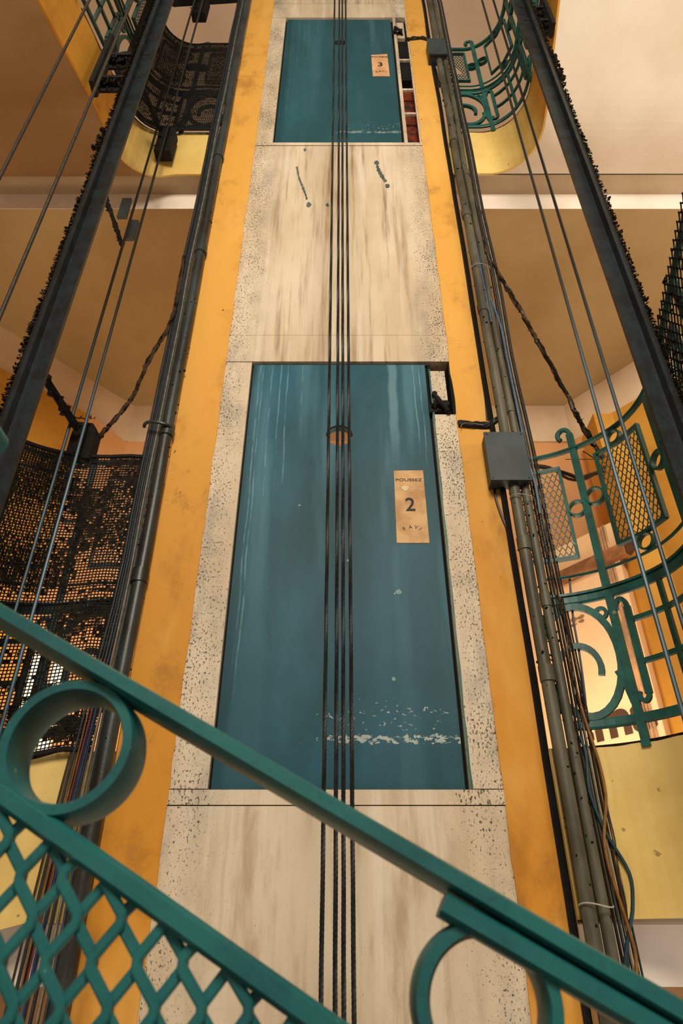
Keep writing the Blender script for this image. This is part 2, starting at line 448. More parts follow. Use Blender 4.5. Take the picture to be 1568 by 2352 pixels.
mb.add([(c.x+.0155*math.cos(a)*(1+.2*math.sin(3*a)), yt, c.z+.0145*math.sin(a)) for a in [2*PI*k/16 for k in range(16)]], [tuple(range(15,-1,-1))])
mb.build('worn_spot', M['tape'], p2)
p3 = plate(d3, [(852,126),(889,124),(895,175),(856,175)], 3, M['plate3'], yp)
mb = MB()
put_text(mb, 'POUSSEZ', ray(871,132,yt), glyph_h(871,132,129,yt), 1.02, bold=.004)
put_text(mb, '3', ray(873,152,yt), glyph_h(873,152,143,yt), 1.0, bold=.02)
for ch, px, py, r in (('F',867,166,.55),('A',872.5,165,.08),('V',878,165,-.3),('I',883,166,-.75)):
    put_text(mb, ch, ray(px,py,yt), .022, 1.0, rot=r, bold=.008)
mb.build('lettering', M['ink'], p3)

# drips of paint on the stone between the doors
mb = MB()
def drip(pts, w):
    if len(pts) > 2:
        for i in range(len(pts)-1):
            a, b = ray(*pts[i], -.001), ray(*pts[i+1], -.001); k = w*random.uniform(.45,.8)
            mb.add([(a.x-k,-.0014,a.z),(a.x+k,-.0014,a.z),(b.x+k*.9,-.0014,b.z),(b.x-k*.9,-.0014,b.z)], [(0,1,2,3)])
    for i, (px, py) in enumerate(pts):
        c = ray(px, py, -.001); r = w*random.uniform(.6,1.1)
        mb.add([(c.x+r*math.cos(a)*random.uniform(.75,1.2), -.0015, c.z+r*1.7*math.sin(a)*random.uniform(.75,1.2)) for a in [2*PI*k/9 for k in range(9)]], [tuple(range(8,-1,-1))])
drip([(682,385),(684,398),(687,410),(693,425),(696,432),(699,440),(702,448),(704,456)], .010); drip([(709,470)], .014); drip([(752,471)], .014); drip([(700,344)], .012)
drip([(865,374),(867,384),(869,390),(873,398),(877,405),(880,410),(884,415)], .014); drip([(889,427)], .016)
mb.build('paint_drip', M['drip'], up_panel)
# scraped patch on the teal leaf
mb = MB()
for px, py, r in ((916,1359,.012),(906,1363,.005),(904,1560,.008),(688,1160,.006),(799,1287,.006)):
    c = ray(px,py,.0105); mb.add([(c.x+r*math.cos(a)*random.uniform(.7,1.3), .0108, c.z+r*math.sin(a)*random.uniform(.6,1.3)) for a in [2*PI*k/9 for k in range(9)]], [tuple(range(8,-1,-1))])
mb.build('paint_patch', flat('pale_patch',(112,150,146)), d2)

# door locks in their recesses
def lock(org, s, label):
    t = thing('door_lock', org, label, 'lock', None); o = Vector(org)
    P = lambda a, b, c=0: o + Vector((a*s, c, b*s))
    mb = MB(); mb.tube([P(-.028,.045,-.01), P(-.02,.02,-.022), P(.0,-.02,-.022), P(.028,-.055,-.016)], [.009*s,.012*s,.013*s,.009*s], 8); mb.build('lever_arm', M['black'], t, True)
    mb = MB(); mb.box(o.x-.055*s, o.x+.012*s, -.002, .03, o.z-.05*s, o.z+.0*s); mb.build('base_plate', M['black'], t)
    mb = MB(); c = P(-.026,.052,-.008); mb.tube([c+Vector((0,-.012,0)), c+Vector((0,.012,0))], .012*s, 12); mb.build('roller', M['black'], t)
    mb = MB(); c = P(.02,-.012,-.01); mb.tube([c+Vector((0,-.012,0)), c+Vector((0,.02,0))], .017*s, 10); mb.build('pivot', M['black'], t)
    mb = MB(); mb.blob(P(.03,-.06,-.008), .013*s); mb.blob(P(-.03,-.02,-.006), .016*s); mb.blob(P(-.01,-.045,-.003), .014*s); tag(mb.build('grime', M['dust'], t), kind='stuff')
lock(ray(1012,928,-.002), 1.05, 'black greasy lever lock in the open recess beside the door numbered 2')
lock(ray(914,73,-.002), .9, 'small black lever lock at the top of the slot beside the door numbered 3')

# ------------------------------------------------------------------ balconies and stair flights
RAD = .5
class Path:
    def __init__(s, sgn, x0, flat_len, s_up, zc, r=.5, a0=.5, slow=True):
        s.r = r; s.a0 = a0; s.slow = slow; s.g = sgn; s.x0 = x0; s.fl = flat_len; s.zc = zc; s.up = s_up
        s.arc = r*PI/2
    def xy(s, a):
        if a < s.fl: return s.x0 + s.g*a, 0.0, 0.0
        b = a - s.fl
        if b < s.arc:
            t = b/s.r; return s.x0 + s.g*(s.fl + s.r*math.sin(t)), -s.r + s.r*math.cos(t), t
        return s.x0 + s.g*(s.fl+s.r), -s.r-(b-s.arc), PI/2
    def rise(s, a):
        if s.up:       # flight climbing toward the near side
            a -= s.a0
            if a < 0: return 0.0
            if a < .45: return .577*a**2/.9
            return .577*(a-.45) + .577*.225
        if not s.slow: return 0.0 if a < s.a0 else -.577*(a-s.a0)
        if a < .18: return 0.0
        if a < .75: return -.27*(a-.18)
        return -.27*.57 - .577*(a-.75)
    def __call__(s, a, h, o=0.0):
        x, y, t = s.xy(a)
        return Vector((x + s.g*math.sin(t)*o, y + math.cos(t)*o, s.zc + s.rise(a) + h))
DZ = 4.125
PR = [Path(1, .72, .0, True, .645), Path(1, .72, .225, True, .645+DZ, .288, .42)]
PL = [Path(-1, -.779, .09, False, .635), Path(-1, -.779, .29, False, .635+DZ, .272, .30, False)]
SMAX = 2.5
FH = .51
def srange(a, b, n): return [a+(b-a)*i/n for i in range(n+1)]
trim_no = [50]
def taper(P, a): return .09*max(0, min(1, (a-.4)/.6)) if (not P.up and not P.slow) else 0.0
def ribbon(P, h0, h1, th, m, s0=0.0, s1=SMAX, n=70, off=0.0):
    mb = MB(); ss = srange(s0, s1, n); vs = []
    for a in ss: vs += [P(a,h0+taper(P,a),off), P(a,h1,off), P(a,h1,off+th), P(a,h0+taper(P,a),off+th)]
    fs = [(i*4+k, i*4+(k+1)%4, i*4+4+(k+1)%4, i*4+4+k) for i in range(n) for k in range(4)]
    mb.add(vs, fs); trim_no[0] += 1
    return struct('trim_%d' % trim_no[0], mb, m, smooth=False)
def soffit(P, h, m, name, xo):
    mb = MB(); ss = srange(P.fl+.004, SMAX, 60); vs = []
    for a in ss:
        p = P(a, h+.0025+taper(P,a), .004); q = Vector((P.g*xo, p.y, p.z)); vs += [p, q, q+Vector((0,0,.14)), p+Vector((P.g*.1,.05,.14))]
    fs = [(i*4+k, i*4+(k+1)%4, i*4+4+(k+1)%4, i*4+4+k) for i in range(len(ss)-1) for k in range(4)]
    mb.add(vs, fs); return struct(name, mb, m)
XO = 3.4
YB = .139
for k in (0, 1):
    zc = .64 + DZ*k
    for P, sg in ((PR[k], 1), (PL[k], -1)):
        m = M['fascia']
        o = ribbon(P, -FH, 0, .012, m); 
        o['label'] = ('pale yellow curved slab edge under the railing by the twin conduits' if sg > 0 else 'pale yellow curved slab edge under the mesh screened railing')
        mb = MB(); ss = srange(.09, 1.4, 90); vs = []
        for a in ss:
            w = .004+.010*max(0, mnoise.noise(Vector((a*9, k*3, sg)))+.25)
            vs += [P(a,.001-w,-.0012), P(a,.003,-.0012), P(a,.003,.006), P(a,.001-w,.006)]
        mb.add(vs, [(i*4+q, i*4+(q+1)%4, i*4+4+(q+1)%4, i*4+4+q) for i in range(90) for q in range(4)])
        mb.build('grime_line', M['dust'], o)
        soffit(P, -FH, (M['creamceil'] if sg > 0 else M['brownceil']), 'ceiling', XO)  # soffit in shadow coloured brown, the lit one cream
        # soffit strip and lobby beam behind the slab edge
        xi = .73 if sg > 0 else -.79
        a, b = sorted((xi, sg*XO))
        mb = MB(); mb.box(a, b, .013, YB+.01, zc-FH-.001, zc-FH+.06); trim_no[0] += 1; struct('trim_%d' % trim_no[0], mb, M['grey'])
        mb = MB(); mb.box(a, b, YB, YB+.02, zc-FH-.165, zc-FH+.06); trim_no[0] += 1; struct('trim_%d' % trim_no[0], mb, M['white'])
    # lobby ceiling below this floor, and its floor above
    mb = MB(); mb.box(-XO, XO, YB+.003, 3.6, zc-FH-.1655, zc-.2); struct('ceiling', mb, M['lobbyceil'])
    mb = MB(); mb.box(-XO, XO, .26, 3.6, zc-.2, zc-.13); struct('floor', mb, M['floor'])
mb = MB(); mb.box(-XO, XO, .14, 3.6, .64+2*DZ-FH-.165, .64+2*DZ-.2); struct('ceiling', mb, M['upperceil'])
mb = MB(); mb.box(-XO, XO, .26, 3.6, -3.7, -3.6); struct('floor', mb, M['floor'])

# lobby walls: back wall, canted corners, cream frieze, ochre end walls
YW = 4.077/((SP+(1176-938)/F*CP)/(CP-(1176-938)/F*SP)) - D
def panelwall(p, q, z0, z1, m, name, th=.08):
    p = Vector((p[0],p[1],0)); q = Vector((q[0],q[1],0)); t = (q-p).normalized(); n = Vector((-t.y, t.x, 0))
    if n.y < 0: n = -n
    mb = MB(); c = [p, q, q+n*th, p+n*th]
    mb.add([v+Vector((0,0,z0)) for v in c]+[v+Vector((0,0,z1)) for v in c], [(0,1,5,4),(1,2,6,5),(2,3,7,6),(3,0,4,7),(3,2,1,0),(4,5,6,7)])
    return struct(name, mb, m)
for k, (zlo, zfr, zhi) in enumerate(((-3.6, -.43, -.05), (.5, 3.69, 4.10), (4.6, 7.8, 8.3))):
    lo = (M['brownceil'], M['peach'], M['upperceil'])[k]; fr = (M['peach'], M['frieze'], M['frieze'])[k]
    panelwall((-1.80,YW),(1.93,YW), zlo, zfr, lo, 'wall_back'); panelwall((-1.80,YW-.02),(1.93,YW-.02), zfr, zhi, fr, 'wall_back')
    for sg in (1, -1):
        nm = 'wall_right' if sg > 0 else 'wall_left'
        x0 = 1.93 if sg > 0 else -1.80
        A = (x0, YW); B = (sg*2.12, YW-.34) if sg > 0 else (sg*2.0, YW-.34); C = (sg*3.2, YW-1.55)
        panelwall(A, B, zlo, zfr, lo, nm); panelwall(B, C, zlo, zfr, (M['ochre'] if k else M['brownceil']), nm)
        panelwall((A[0],A[1]-.02), (C[0],C[1]-.02), zfr, zhi, fr, nm)
        panelwall(C, (sg*3.3, -2.6), zlo, zhi, M['ochre'], nm)
# canted pale panel with painted brown lettering, moulding and jamb behind the railing of the landing
dirv = Vector((.617, -.787, 0))
A = ray(1340, 1230, 1.485); A.z = 0
A0 = A - dirv*.75; A1 = A + dirv*.66
def _end():
    n = Vector((-dirv.y, dirv.x, 0)); t = (CY-1450)/F; d = Vector(((1466-CX)/F, CP-t*SP, SP+t*CP)); o = Vector((0,-D,0))
    return o + d*((A-o).dot(n)/d.dot(n))
A1 = _end(); A1.z = 0
ztop = ray(1340,1230,1.485).z
pw = panelwall(A0[:2], A1[:2], .5, ztop, M['peachlight'], 'wall_right')
nrm = Vector((-dirv.y, dirv.x, 0)); nrm = nrm if nrm.y < 0 else -nrm
def on_panel(px, py, off=.0):
    # meet of the sight line with the canted panel
    t = (CY-py)/F
    d = Vector(((px-CX)/F, CP - t*SP, SP + t*CP)); o = Vector((0,-D,0)); p0 = A + nrm*off
    k = (p0-o).dot(nrm)/d.dot(nrm); return o + d*k
mb = MB(); a = on_panel(1268,1338,.02); b = on_panel(1440,1262,.02); b.z = a.z; mb.bar(a, b, .085, .05, up=nrm)
t = thing('wall_moulding', a, 'brown horizontal moulding on the pale panel behind the railing', 'moulding'); mb.build('board', simple('brown_moulding',(176,118,74)), t)
mb = MB(); e = on_panel(1442,1262,.02); e.z = a.z; mb.bar(e-dirv*.0, e+dirv*.05, .10, .06, up=nrm); mb.build('end_cap', simple('dark_moulding',(92,60,38)), t)
mb = MB()
o = on_panel(1395, 1688, .004); zref = on_panel(1455,1685,.004)
put_text(mb, 'ema', Vector((zref.x,zref.y,zref.z))-dirv*.125, .155, 1.12, ux=dirv, bold=.03)
tag(mb.build('painted_lettering', M['umber']), 'large brown letters painted on the pale panel, half hidden by the railing', 'lettering')
mb = MB()
for px in (1432, 1440, 1447):
    p = on_panel(px, 1450, .006); mb.box(p.x-.006, p.x+.006, p.y-.004, p.y+.004, .5, ztop)
struct('trim_90', mb, simple('fluted_jamb',(236,182,130)))
mb = MB(); p = on_panel(1322,1428,.003)
for q in range(5):
    c = p + dirv*random.uniform(-.05,.05) + Vector((0,0,random.uniform(-.02,.02))); r = random.uniform(.008,.02)
    mb.add([c + dirv*(r*1.8*math.cos(x)*random.uniform(.6,1.2)) + Vector((0,0,r*math.sin(x)*random.uniform(.6,1.2))) for x in [2*PI*i/10 for i in range(10)]], [tuple(range(10))])
mb.build('wall_smudge', simple('smudge',(206,150,104)), pw)
# ochre pier beside the canted panel
p = A1 + dirv*.05
mb = MB(); mb.box(p.x+.015, p.x+.19, p.y-.1, p.y+.12, .5, 2.98); struct('wall_right', mb, M['ochre'])
mb = MB(); p = ray(1383, 990, 1.55); mb.box(p.x-.06, p.x+.09, p.y-.05, p.y+.25, .5, ray(1383,950,1.5).z); struct('wall_right', mb, M['ochre'])
# glowing panel added for a bright patch in the far corner, behind the screen
zw0, zw1 = .62, 1.74
wa = Vector((-1.80, YW, 0)); wb = Vector((-2.0, YW-.34, 0)); wt = (wb-wa).normalized(); wnv = Vector((-wt.y, wt.x, 0))
wnv = wnv if wnv.y < 0 else -wnv
wp = wa.lerp(wb, .22) + wnv*.04; wq = wa.lerp(wb, .97) + wnv*.04
wn = panelwall(wp[:2], wq[:2], zw0, zw1, M['glow'], 'glow_panel_1', .03)
mb = MB(); up = Vector((0,0,1))
for c in (wp, wp.lerp(wq,.5), wq): mb.bar(c+up*zw0, c+up*zw1, .025, .05, up=wnv)
for z in (zw0, zw1): mb.bar(wp+up*z, wq+up*z, .03, .05, up=wnv)
mb.build('glow_frame', M['frieze'], wn)

# ------------------------------------------------------------------ ironwork railing
def circ(cs, ch, r, n=22, rh=None, a0=0.0, a1=2*PI):
    closed = abs(a1-a0-2*PI) < 1e-6
    k = n if closed else n+1
    return [(cs+r*math.cos(a0+(a1-a0)*i/n), ch+(rh or r)*math.sin(a0+(a1-a0)*i/n)) for i in range(k)]
def net(mb, P, s0, s1, h0, h1, pw, ph, w, d, off, holes=None):
    """expanded metal: upright zigzag strands that touch their neighbours"""
    k = 0; s = s0
    while s <= s1+1e-6:
        sg = 1 if k % 2 else -1; pts = []; h = h0; j = 0
        while h < h1:
            x = s + (sg if j % 2 else -sg)*pw/4
            x = min(max(x, s0), s1)
            for hh in (h, min(h+ph*.12, h1)): pts.append((x, hh))
            h += ph/2; j += 1
        if holes:
            run = []
            for q in pts:
                if holes(*q):
                    if len(run) > 1: mb.bar2(run, w, d, P, off=off)
                    run = []
                else: run.append(q)
            if len(run) > 1: mb.bar2(run, w, d, P, off=off)
        else: mb.bar2(pts, w, d, P, off=off)
        s += pw/2; k += 1
def railing(P, send, label, mi, posts, panels, netpanels, hole=None, hook=True):
    t = thing('balcony_railing', P(0,0), label, 'railing')
    N = int(send/.04)+1; ss = srange(.085, send, N)
    line = lambda h: [(a,h) for a in ss]
    def part(name, f, sm=False):
        mb = MB(); f(mb); return mb.build(name, mi, t, sm)
    part('handrail', lambda m: m.bar2(line(1.258), .019, .030, P, prof=OCT), True)
    part('upper_rail', lambda m: m.bar2(line(.655), .012, .014, P, prof=OCT), True)
    part('middle_rail', lambda m: (m.bar2(line(.552), .040, .020, P, prof=RND), m.bar2(line(.572), .010, .034, P)))
    part('lower_rail', lambda m: m.bar2(line(.074), .034, .016, P, prof=RND))
    for i, a in enumerate(posts):
        def post(m, a=a, i=i):
            if i or not hook:
                m.bar2([(a+.006,-.02),(a+.003,.3),(a,.7),(a,1.255)], .029, .020, P); return
            m.bar2([(a+.006,-.02),(a+.003,.3),(a,.7),(a,1.34)], .029, .020, P)
            c = [(a,1.33)]+circ(a-.026,1.345,.026,12,.030,0,PI*1.28)
            m.bar2(c, .020, .020, P, prof=RND)
        part('post', post)
        if i+1 >= len(posts) and a > send-.1: continue
        for (cs, ch, r) in ((a-.038,.955,.034),(a+.043,.985,.037)):
            if cs > .03: part('ring', lambda m, cs=cs, ch=ch, r=r: m.bar2(circ(cs,ch,r), .007, .026, P, closed=True))
    for i, (a, b) in enumerate(panels):
        fr = part('panel_frame', lambda m: m.bar2([(a,.735),(b,.735),(b,1.178),(a,1.178)], .013, .020, P, closed=True) if False else
                  (m.bar2([(a,.735),((a+b)/2,.735),(b,.735)], .013, .020, P), m.bar2([(a,1.178),((a+b)/2,1.178),(b,1.178)], .013, .020, P),
                   m.bar2([(a,.73),(a,1.184)], .013, .020, P), m.bar2([(b,.73),(b,1.184)], .013, .020, P)))
        if i in netpanels:
            mb = MB(); net(mb, P, a+.006, b-.006, .741, 1.172, .0225, .052, .0030, .004, .0, hole if i == 0 else None); mb.build('diamond_mesh', mi, fr)
        for (cs, ch, r) in (((a+b)/2-.01,1.214,.030),((a+b)/2,.697,.032)):
            if cs > .25: part('ring', lambda m, cs=cs, ch=ch, r=r: m.bar2(circ(cs,ch,r), .007, .024, P, closed=True))
    # lower tier: volutes and bar lattice by turns
    edges = [0.0]+[p for p in posts]
    for i in range(len(edges)-1):
        a, b = edges[i], edges[i+1]; w = b-a
        if i % 2 == 0:
            cs = (a+b)/2+.012; ra = min(w/2-.022, .135); ch = .312
            part('volute', lambda m: (m.bar2(circ(cs,ch,ra,32,.212), .026, .016, P, closed=True),
                                      m.bar2(circ(cs-.012,ch-.035,ra*.55,18,.088,PI*1.12,-PI*.12), .022, .020, P)))
            for (x, y) in ((b-.042,.478),(a+.045,.478),(a+.045,.14)):
                if x > .02: part('small_ring', lambda m, x=x, y=y: m.bar2(circ(x,y,.020), .014, .014, P, closed=True))
            part('corner_scroll', lambda m: m.bar2([(b-.004,.13),(b-.016,.20),(b-.034,.25)], .016,.014,P))
            part('corner_scroll', lambda m: m.bar2([(max(a,.06)+.02,.522),(max(a,.06)+.06,.53),(cs,.532)], .03,.014,P))
        else:
            c, e = a+.055, b-.05
            for x, sg in ((c,-1),(e,1)):
                part('hooked_bar', lambda m, x=x, sg=sg: (m.bar2([(x,.15),(x,.48)], .024,.016,P),
                     m.bar2([(x,.47)]+circ(x+sg*.020,.485,.020,10,.030,(0 if sg<0 else PI),(PI*1.1 if sg<0 else -PI*.1)), .017,.016,P),
                     m.bar2([(x,.16)]+circ(x+sg*.016,.15,.016,10,.022,(0 if sg<0 else PI),(-PI*1.2 if sg<0 else PI*2.2)), .016,.016,P)))
            for h in (.425,.265): part('cross_bar', lambda m, h=h: m.bar2([(x,h) for x in srange(c,e,6)], .017, .016, P))
            part('upright_bar', lambda m: m.bar2([((c+e)/2,.08),((c+e)/2,.54)], .017, .016, P))
    return t
posts = [.312,.70,1.09,1.48]
panels = [(.035,.235),(.398,.612),(.79,1.0),(1.18,1.39)]
hole3 = lambda s, h: abs((s-.135) + (h-.94)*.3) < .022 and abs(h-.94) < .09
railing(PR[0], 1.75, 'green iron railing with rings and volutes on the landing beside the door numbered 2', M['iron'], posts, panels, (0,1,2,3))
railing(PR[1], 1.75, 'green iron railing with a torn mesh panel by the small grey box', M['iron'], posts, panels, (0,), hole3)
railing(PL[0], 1.75, 'grimy iron railing behind the dusty wire mesh, on the landing with the glowing panel', M['iron_dirty'], posts, panels, (0,1,2,3), None, False)
railing(PL[1], 1.75, 'grimy iron railing with loops on the top landing beside the single dark pipe', M['iron_dirty'], posts, panels, (0,1,2,3))

def screen(P, s0, s1, h0, h1, pitch, label, seed, thr, off=-.03):
    t = thing('wire_screen', P(s0,h0), label, 'mesh screen')
    mb = MB(); n = int((h1-h0)/pitch); ss = srange(s0, s1, int((s1-s0)/.045))
    for i in range(n+1):
        h = h0+i*pitch
        mb.bar2([(a, h+.0015*mnoise.noise(Vector((a*30,h*20,seed)))) for a in ss], .0042, .0024, P, off=off)
    k = int((s1-s0)/pitch)
    for i in range(k+1):
        a = s0+i*pitch; mb.bar2([(a,h0),(a,(h0+h1)/2),(a,h1)], .0042, .0024, P, off=off+.002)
    mb.build('wire_mesh', M['black'], t)
    mb = MB()
    for i in range(k):
        for j in range(n):
            a, h = s0+i*pitch, h0+j*pitch
            v = mnoise.noise(Vector((a*5, h*5, seed))) + .5*mnoise.noise(Vector((a*40, h*40, seed+3))) + .25*random.uniform(-1,1) + .6*max(0, (h-h1+.12)/.12)
            if v > (thr-.10 if h > .60 else thr+.06):
                m = random.uniform(.5,1.0)*pitch/2; ca, ch = a+pitch/2, h+pitch/2
                mb.add([P(ca-m,ch-m,off-.002),P(ca+m*random.uniform(.4,1),ch-m,off-.002),P(ca+m,ch+m*random.uniform(.4,1),off-.002),P(ca-m,ch+m,off-.002)], [(0,1,2,3)])
    tag(mb.build('caked_dust', M['dust'], t), kind='stuff')
    for h in (h0, h1):
        mb = MB(); mb.bar2([(a,h) for a in ss], .014, .008, P, off=off-.002); mb.build('border', M['black'], t)
screen(PL[0], .072, 1.45, .0, 1.275, .0128, 'dusty black wire mesh screen on the landing railing with the glowing panel', 2.0, .04)
screen(PL[1], .072, .98, -.02, 1.29, .0128, 'dusty black wire mesh screen on the curved top landing railing', 5.0, .06)
def netscreen(P, s0, s1, h0, h1, label):
    t = thing('mesh_panel', P(s0,h0), label, 'mesh panel')
    mb = MB(); net(mb, P, s0, s1, h0, h1, .026, .056, .0045, .004, -.040); mb.build('diamond_mesh', M['black'], t)
    mb = MB()
    for i in range(130):
        a = s0+random.random()**2*(s1-s0)*.7; h = h0+random.random()*(h1-h0)
        mb.blob(P(a,h,-.042), random.uniform(.003,.009))
    tag(mb.build('caked_dust', M['dust'], t), kind='stuff')
netscreen(PR[0], .86, 1.7, .55, 1.235, 'black diamond mesh on the rising stair railing beside the dusty lift rail')

# ------------------------------------------------------------------ lift guide rails
def guide_rail(sgn, xin, ylev, label):
    t = thing('guide_rail', (sgn*xin, ylev, ZBOT), label, 'guide rail')
    x = lambda a: sgn*(xin+a)
    def bx(m, a0, a1, y0, y1): 
        a, b = sorted((x(a0), x(a1))); m.box(a, b, ylev+y0, ylev+y1, ZBOT, 7.6)
    mb = MB(); bx(mb, 0, .058, -.008, .008); mb.build('blade', M['steel'], t)
    mb = MB(); bx(mb, .058, .072, -.042, .042); mb.build('flange', M['steel'], t)
    mb = MB(); bx(mb, .072, .092, -.03, .03); mb.build('backing_bar', M['black'], t)
    mb = MB()
    for i in range(7000):
        z = random.uniform(.2, 5.2); u = random.random()
        yy = ylev + random.uniform(-.045,.035)
        L = (.006+.014*abs(mnoise.noise(Vector((z*2.3,sgn,0)))))*random.uniform(.6,1.5)
        mb.spike((x(.088), yy, z), (sgn, random.uniform(-.5,.5), random.uniform(-.7,.5)), random.uniform(.0018,.0042), L+.004)
        if i % 3 == 0: mb.blob((x(.090+random.random()*.012), yy, z), random.uniform(.002,.006))
    for zc in ([4.0,3.2] if sgn < 0 else [4.0,3.9]):
        for i in range(90): mb.blob((x(.095+random.random()*.022), ylev+random.uniform(-.04,.04), zc+random.gauss(0,.07)), random.uniform(.004,.011))
    tag(mb.build('dust_fringe', M['dust'], t), kind='stuff')
    return t
YRL = -.72
gl = guide_rail(-1, 1.022, YRL, 'dark steel lift guide rail with a dust fringe beside the mesh screened railings')
gr = guide_rail(1, 1.034, YRL, 'dark steel lift guide rail with a dust fringe in front of the cream stair soffit')
def bracket(gr, sgn, z, xs, xr, par):
    mb = MB()
    a, b = sorted((sgn*xs, sgn*xr))
    mb.box(a, b, YRL-.01, YRL+.05, z-.012, z+.012); mb.box(a, b, YRL+.04, YRL+.052, z-.05, z)
    for i in range(50): mb.spike((random.uniform(a,b), YRL+random.uniform(-.01,.05), z-.045*random.random()), (random.uniform(-.3,.3),random.uniform(-.3,.3),-1), .006, random.uniform(.01,.03))
    mb.build('bracket_arm', M['black'], par)
bracket(gl, -1, 4.16, 1.29, 1.05, gl); bracket(gl, -1, 3.90, 1.29, 1.05, gl)
mb = MB(); mb.box(-1.300, -1.276, YRL-.03, YRL+.05, 3.80, 4.36); mb.build('bracket_plate', M['black'], gl)
bracket(gr, 1, 4.78, 1.225, 1.06, gr); bracket(gr, 1, 4.60, 1.225, 1.06, gr)
mb = MB(); mb.box(1.205, 1.225, YRL-.03, YRL+.05, 4.5, 4.9); mb.build('bracket_plate', M['black'], gr)
bracket(gr, 1, .98, 1.19, 1.06, gr)

# ------------------------------------------------------------------ ropes
def twisted(x, y, r, z0, z1, strands=5, lay=.055):
    mb = MB(); n = int((z1-z0)/lay*9)
    for k in range(strands):
        pts = []
        for i in range(n+1):
            z = z0+(z1-z0)*i/n; a = 2*PI*(k/strands + (z-z0)/lay)
            pts.append((x+r*.56*math.cos(a), y+r*.56*math.sin(a), z))
        mb.tube(pts, r*.50, 5, False)
    return mb
for x, lab in ((-.0415,'outermost of the four dark hoist ropes, away from the numbered plates'),(-.0130,'second of the four hoist ropes from the single dark pipe'),
               (.0045,'third of the four hoist ropes, shiny where its strands catch light'),(.0250,'hoist rope of the four hanging closest to the numbered plates')):
    tag(twisted(x, YRL, .0052, -.75, 7.4).build('hoist_rope', M['rope'], None, True), lab, 'rope', 'four hoist ropes down the middle of the shaft')
def rope(px, py, y, r, z0, z1, m, lab, group):
    p = ray(px, py, y); mb = MB(); mb.tube([(p.x,y,z0+(z1-z0)*i/8) for i in range(9)], r, 8)
    tag(mb.build('steel_rope', m, None, True), lab, 'rope', group)
rope(1281, 620, -.42, .0076, -.9, 7.8, M['ropesteel'], 'steel rope of the pair over the green railing, nearer the twin conduits', 'ropes over the green railing')
rope(1321, 620, -.42, .0076, -.9, 7.8, M['ropesteel'], 'steel rope of the pair over the green railing, nearer the dusty guide rail', 'ropes over the green railing')
rope(265, 620, -.165, .0074, -.9, 7.8, M['ropesteel'], 'steel rope of the pair before the mesh screen, nearer the guide rail', 'ropes before the mesh screen')
rope(294, 620, -.165, .0074, -.9, 7.8, M['ropesteel'], 'steel rope of the pair before the mesh screen, nearer the dark pipe', 'ropes before the mesh screen')
rope(190, 30, -1.1, .0062, .3, 5.4, M['ropedark'], 'thin brown rope hanging free across the brown soffit, crossing the ochre stair edge', 'thin ropes before the brown soffit')
rope(300, 10, -1.1, .0062, .3, 5.4, M['ropedark'], 'thin brown rope passing in front of the black rail bracket', 'thin ropes before the brown soffit')

# rope guide brackets
def rope_bracket(cpx, z0, z1, w, arm, label):
    c = ray(*cpx, -.13)
    t = thing('rope_bracket', (c.x, -.13, z0), label, 'bracket')
    mb = MB(); mb.add([(c.x-w/2,-.11,z0),(c.x+w/2,-.11,z0),(c.x+w/2,-.11,z1-.03),(c.x+w*.3,-.11,z1),(c.x-w*.4,-.11,z1+.01),(c.x-w/2,-.11,z1-.06),
                       (c.x-w/2,-.04,z0),(c.x+w/2,-.04,z0),(c.x+w/2,-.04,z1-.03),(c.x+w*.3,-.04,z1),(c.x-w*.4,-.04,z1+.01),(c.x-w/2,-.04,z1-.06)],
                      [(0,1,2,3,4,5),(11,10,9,8,7,6)]+[(i,6+i,6+(i+1)%6,(i+1)%6) for i in range(6)])
    mb.build('guide_block', M['black'], t)
    if arm:
        a, b = arm
        mb = MB(); mb.bar(a, b, .03, .02)
        for i in range(70):
            p = Vector(a).lerp(Vector(b), random.random()); mb.blob(p+Vector((random.uniform(-.012,.012),random.uniform(-.01,.01),random.uniform(-.014,.014))), random.uniform(.005,.012))
        mb.build('brace', M['black'], t)
    mb = MB()
    for i in range(26): mb.spike((c.x+random.uniform(-w/2,w/2), -.14, random.choice((z0,z1))), (random.uniform(-1,1),-.2,random.uniform(-.4,1)), .003, random.uniform(.01,.035))
    tag(mb.build('grime', M['dust'], t), kind='stuff')
rope_bracket((183,1005), ray(183,1052,-.11).z, ray(183,972,-.11).z, .105, (ray(97,860,-.4), ray(178,985,-.15)), 'black rope bracket on the mesh screened handrail below the frayed brown cable')
rope_bracket((376,318), ray(376,346,-.11).z, ray(376,292,-.11).z, .105, (ray(330,205,-.4), ray(368,300,-.15)), 'black rope bracket hanging over the pale yellow slab edge')
rope_bracket((456,12), ray(456,29,-.11).z, ray(456,-10,-.11).z, .11, None, 'black rope bracket at the top of the shaft above the hooked post')
t = thing('cable_bracket', ray(290,500,-.1), 'grey plates on a dirty brace below the white lobby beam', 'bracket')
for k, (q0, q1) in enumerate((((266,462),(304,504)), ((284,512),(320,554)))):
    a = ray(q0[0],q1[1],-.1); b = ray(q1[0],q0[1],-.1); mb = MB(); mb.box(min(a.x,b.x)+.01, max(a.x,b.x), -.12, -.1, a.z, b.z); mb.build('plate', M['boxgrey'], t)
mb = MB(); mb.bar(ray(240,446,-.12), ray(280,562,-.12), .022, .02)
for i in range(40):
    p = ray(240,446,-.12).lerp(ray(280,562,-.12), random.random()); mb.blob(p, random.uniform(.008,.015))
mb.build('brace', M['black'], t)
mb = MB(); a = ray(395,4,-.15); b = ray(560,-6,-.02); mb.bar(a, b, .05, .06)
t = thing('shaft_beam', a, 'dark iron beam crossing the top of the shaft behind the ropes', 'beam'); mb.build('iron_bar', M['black'], t)

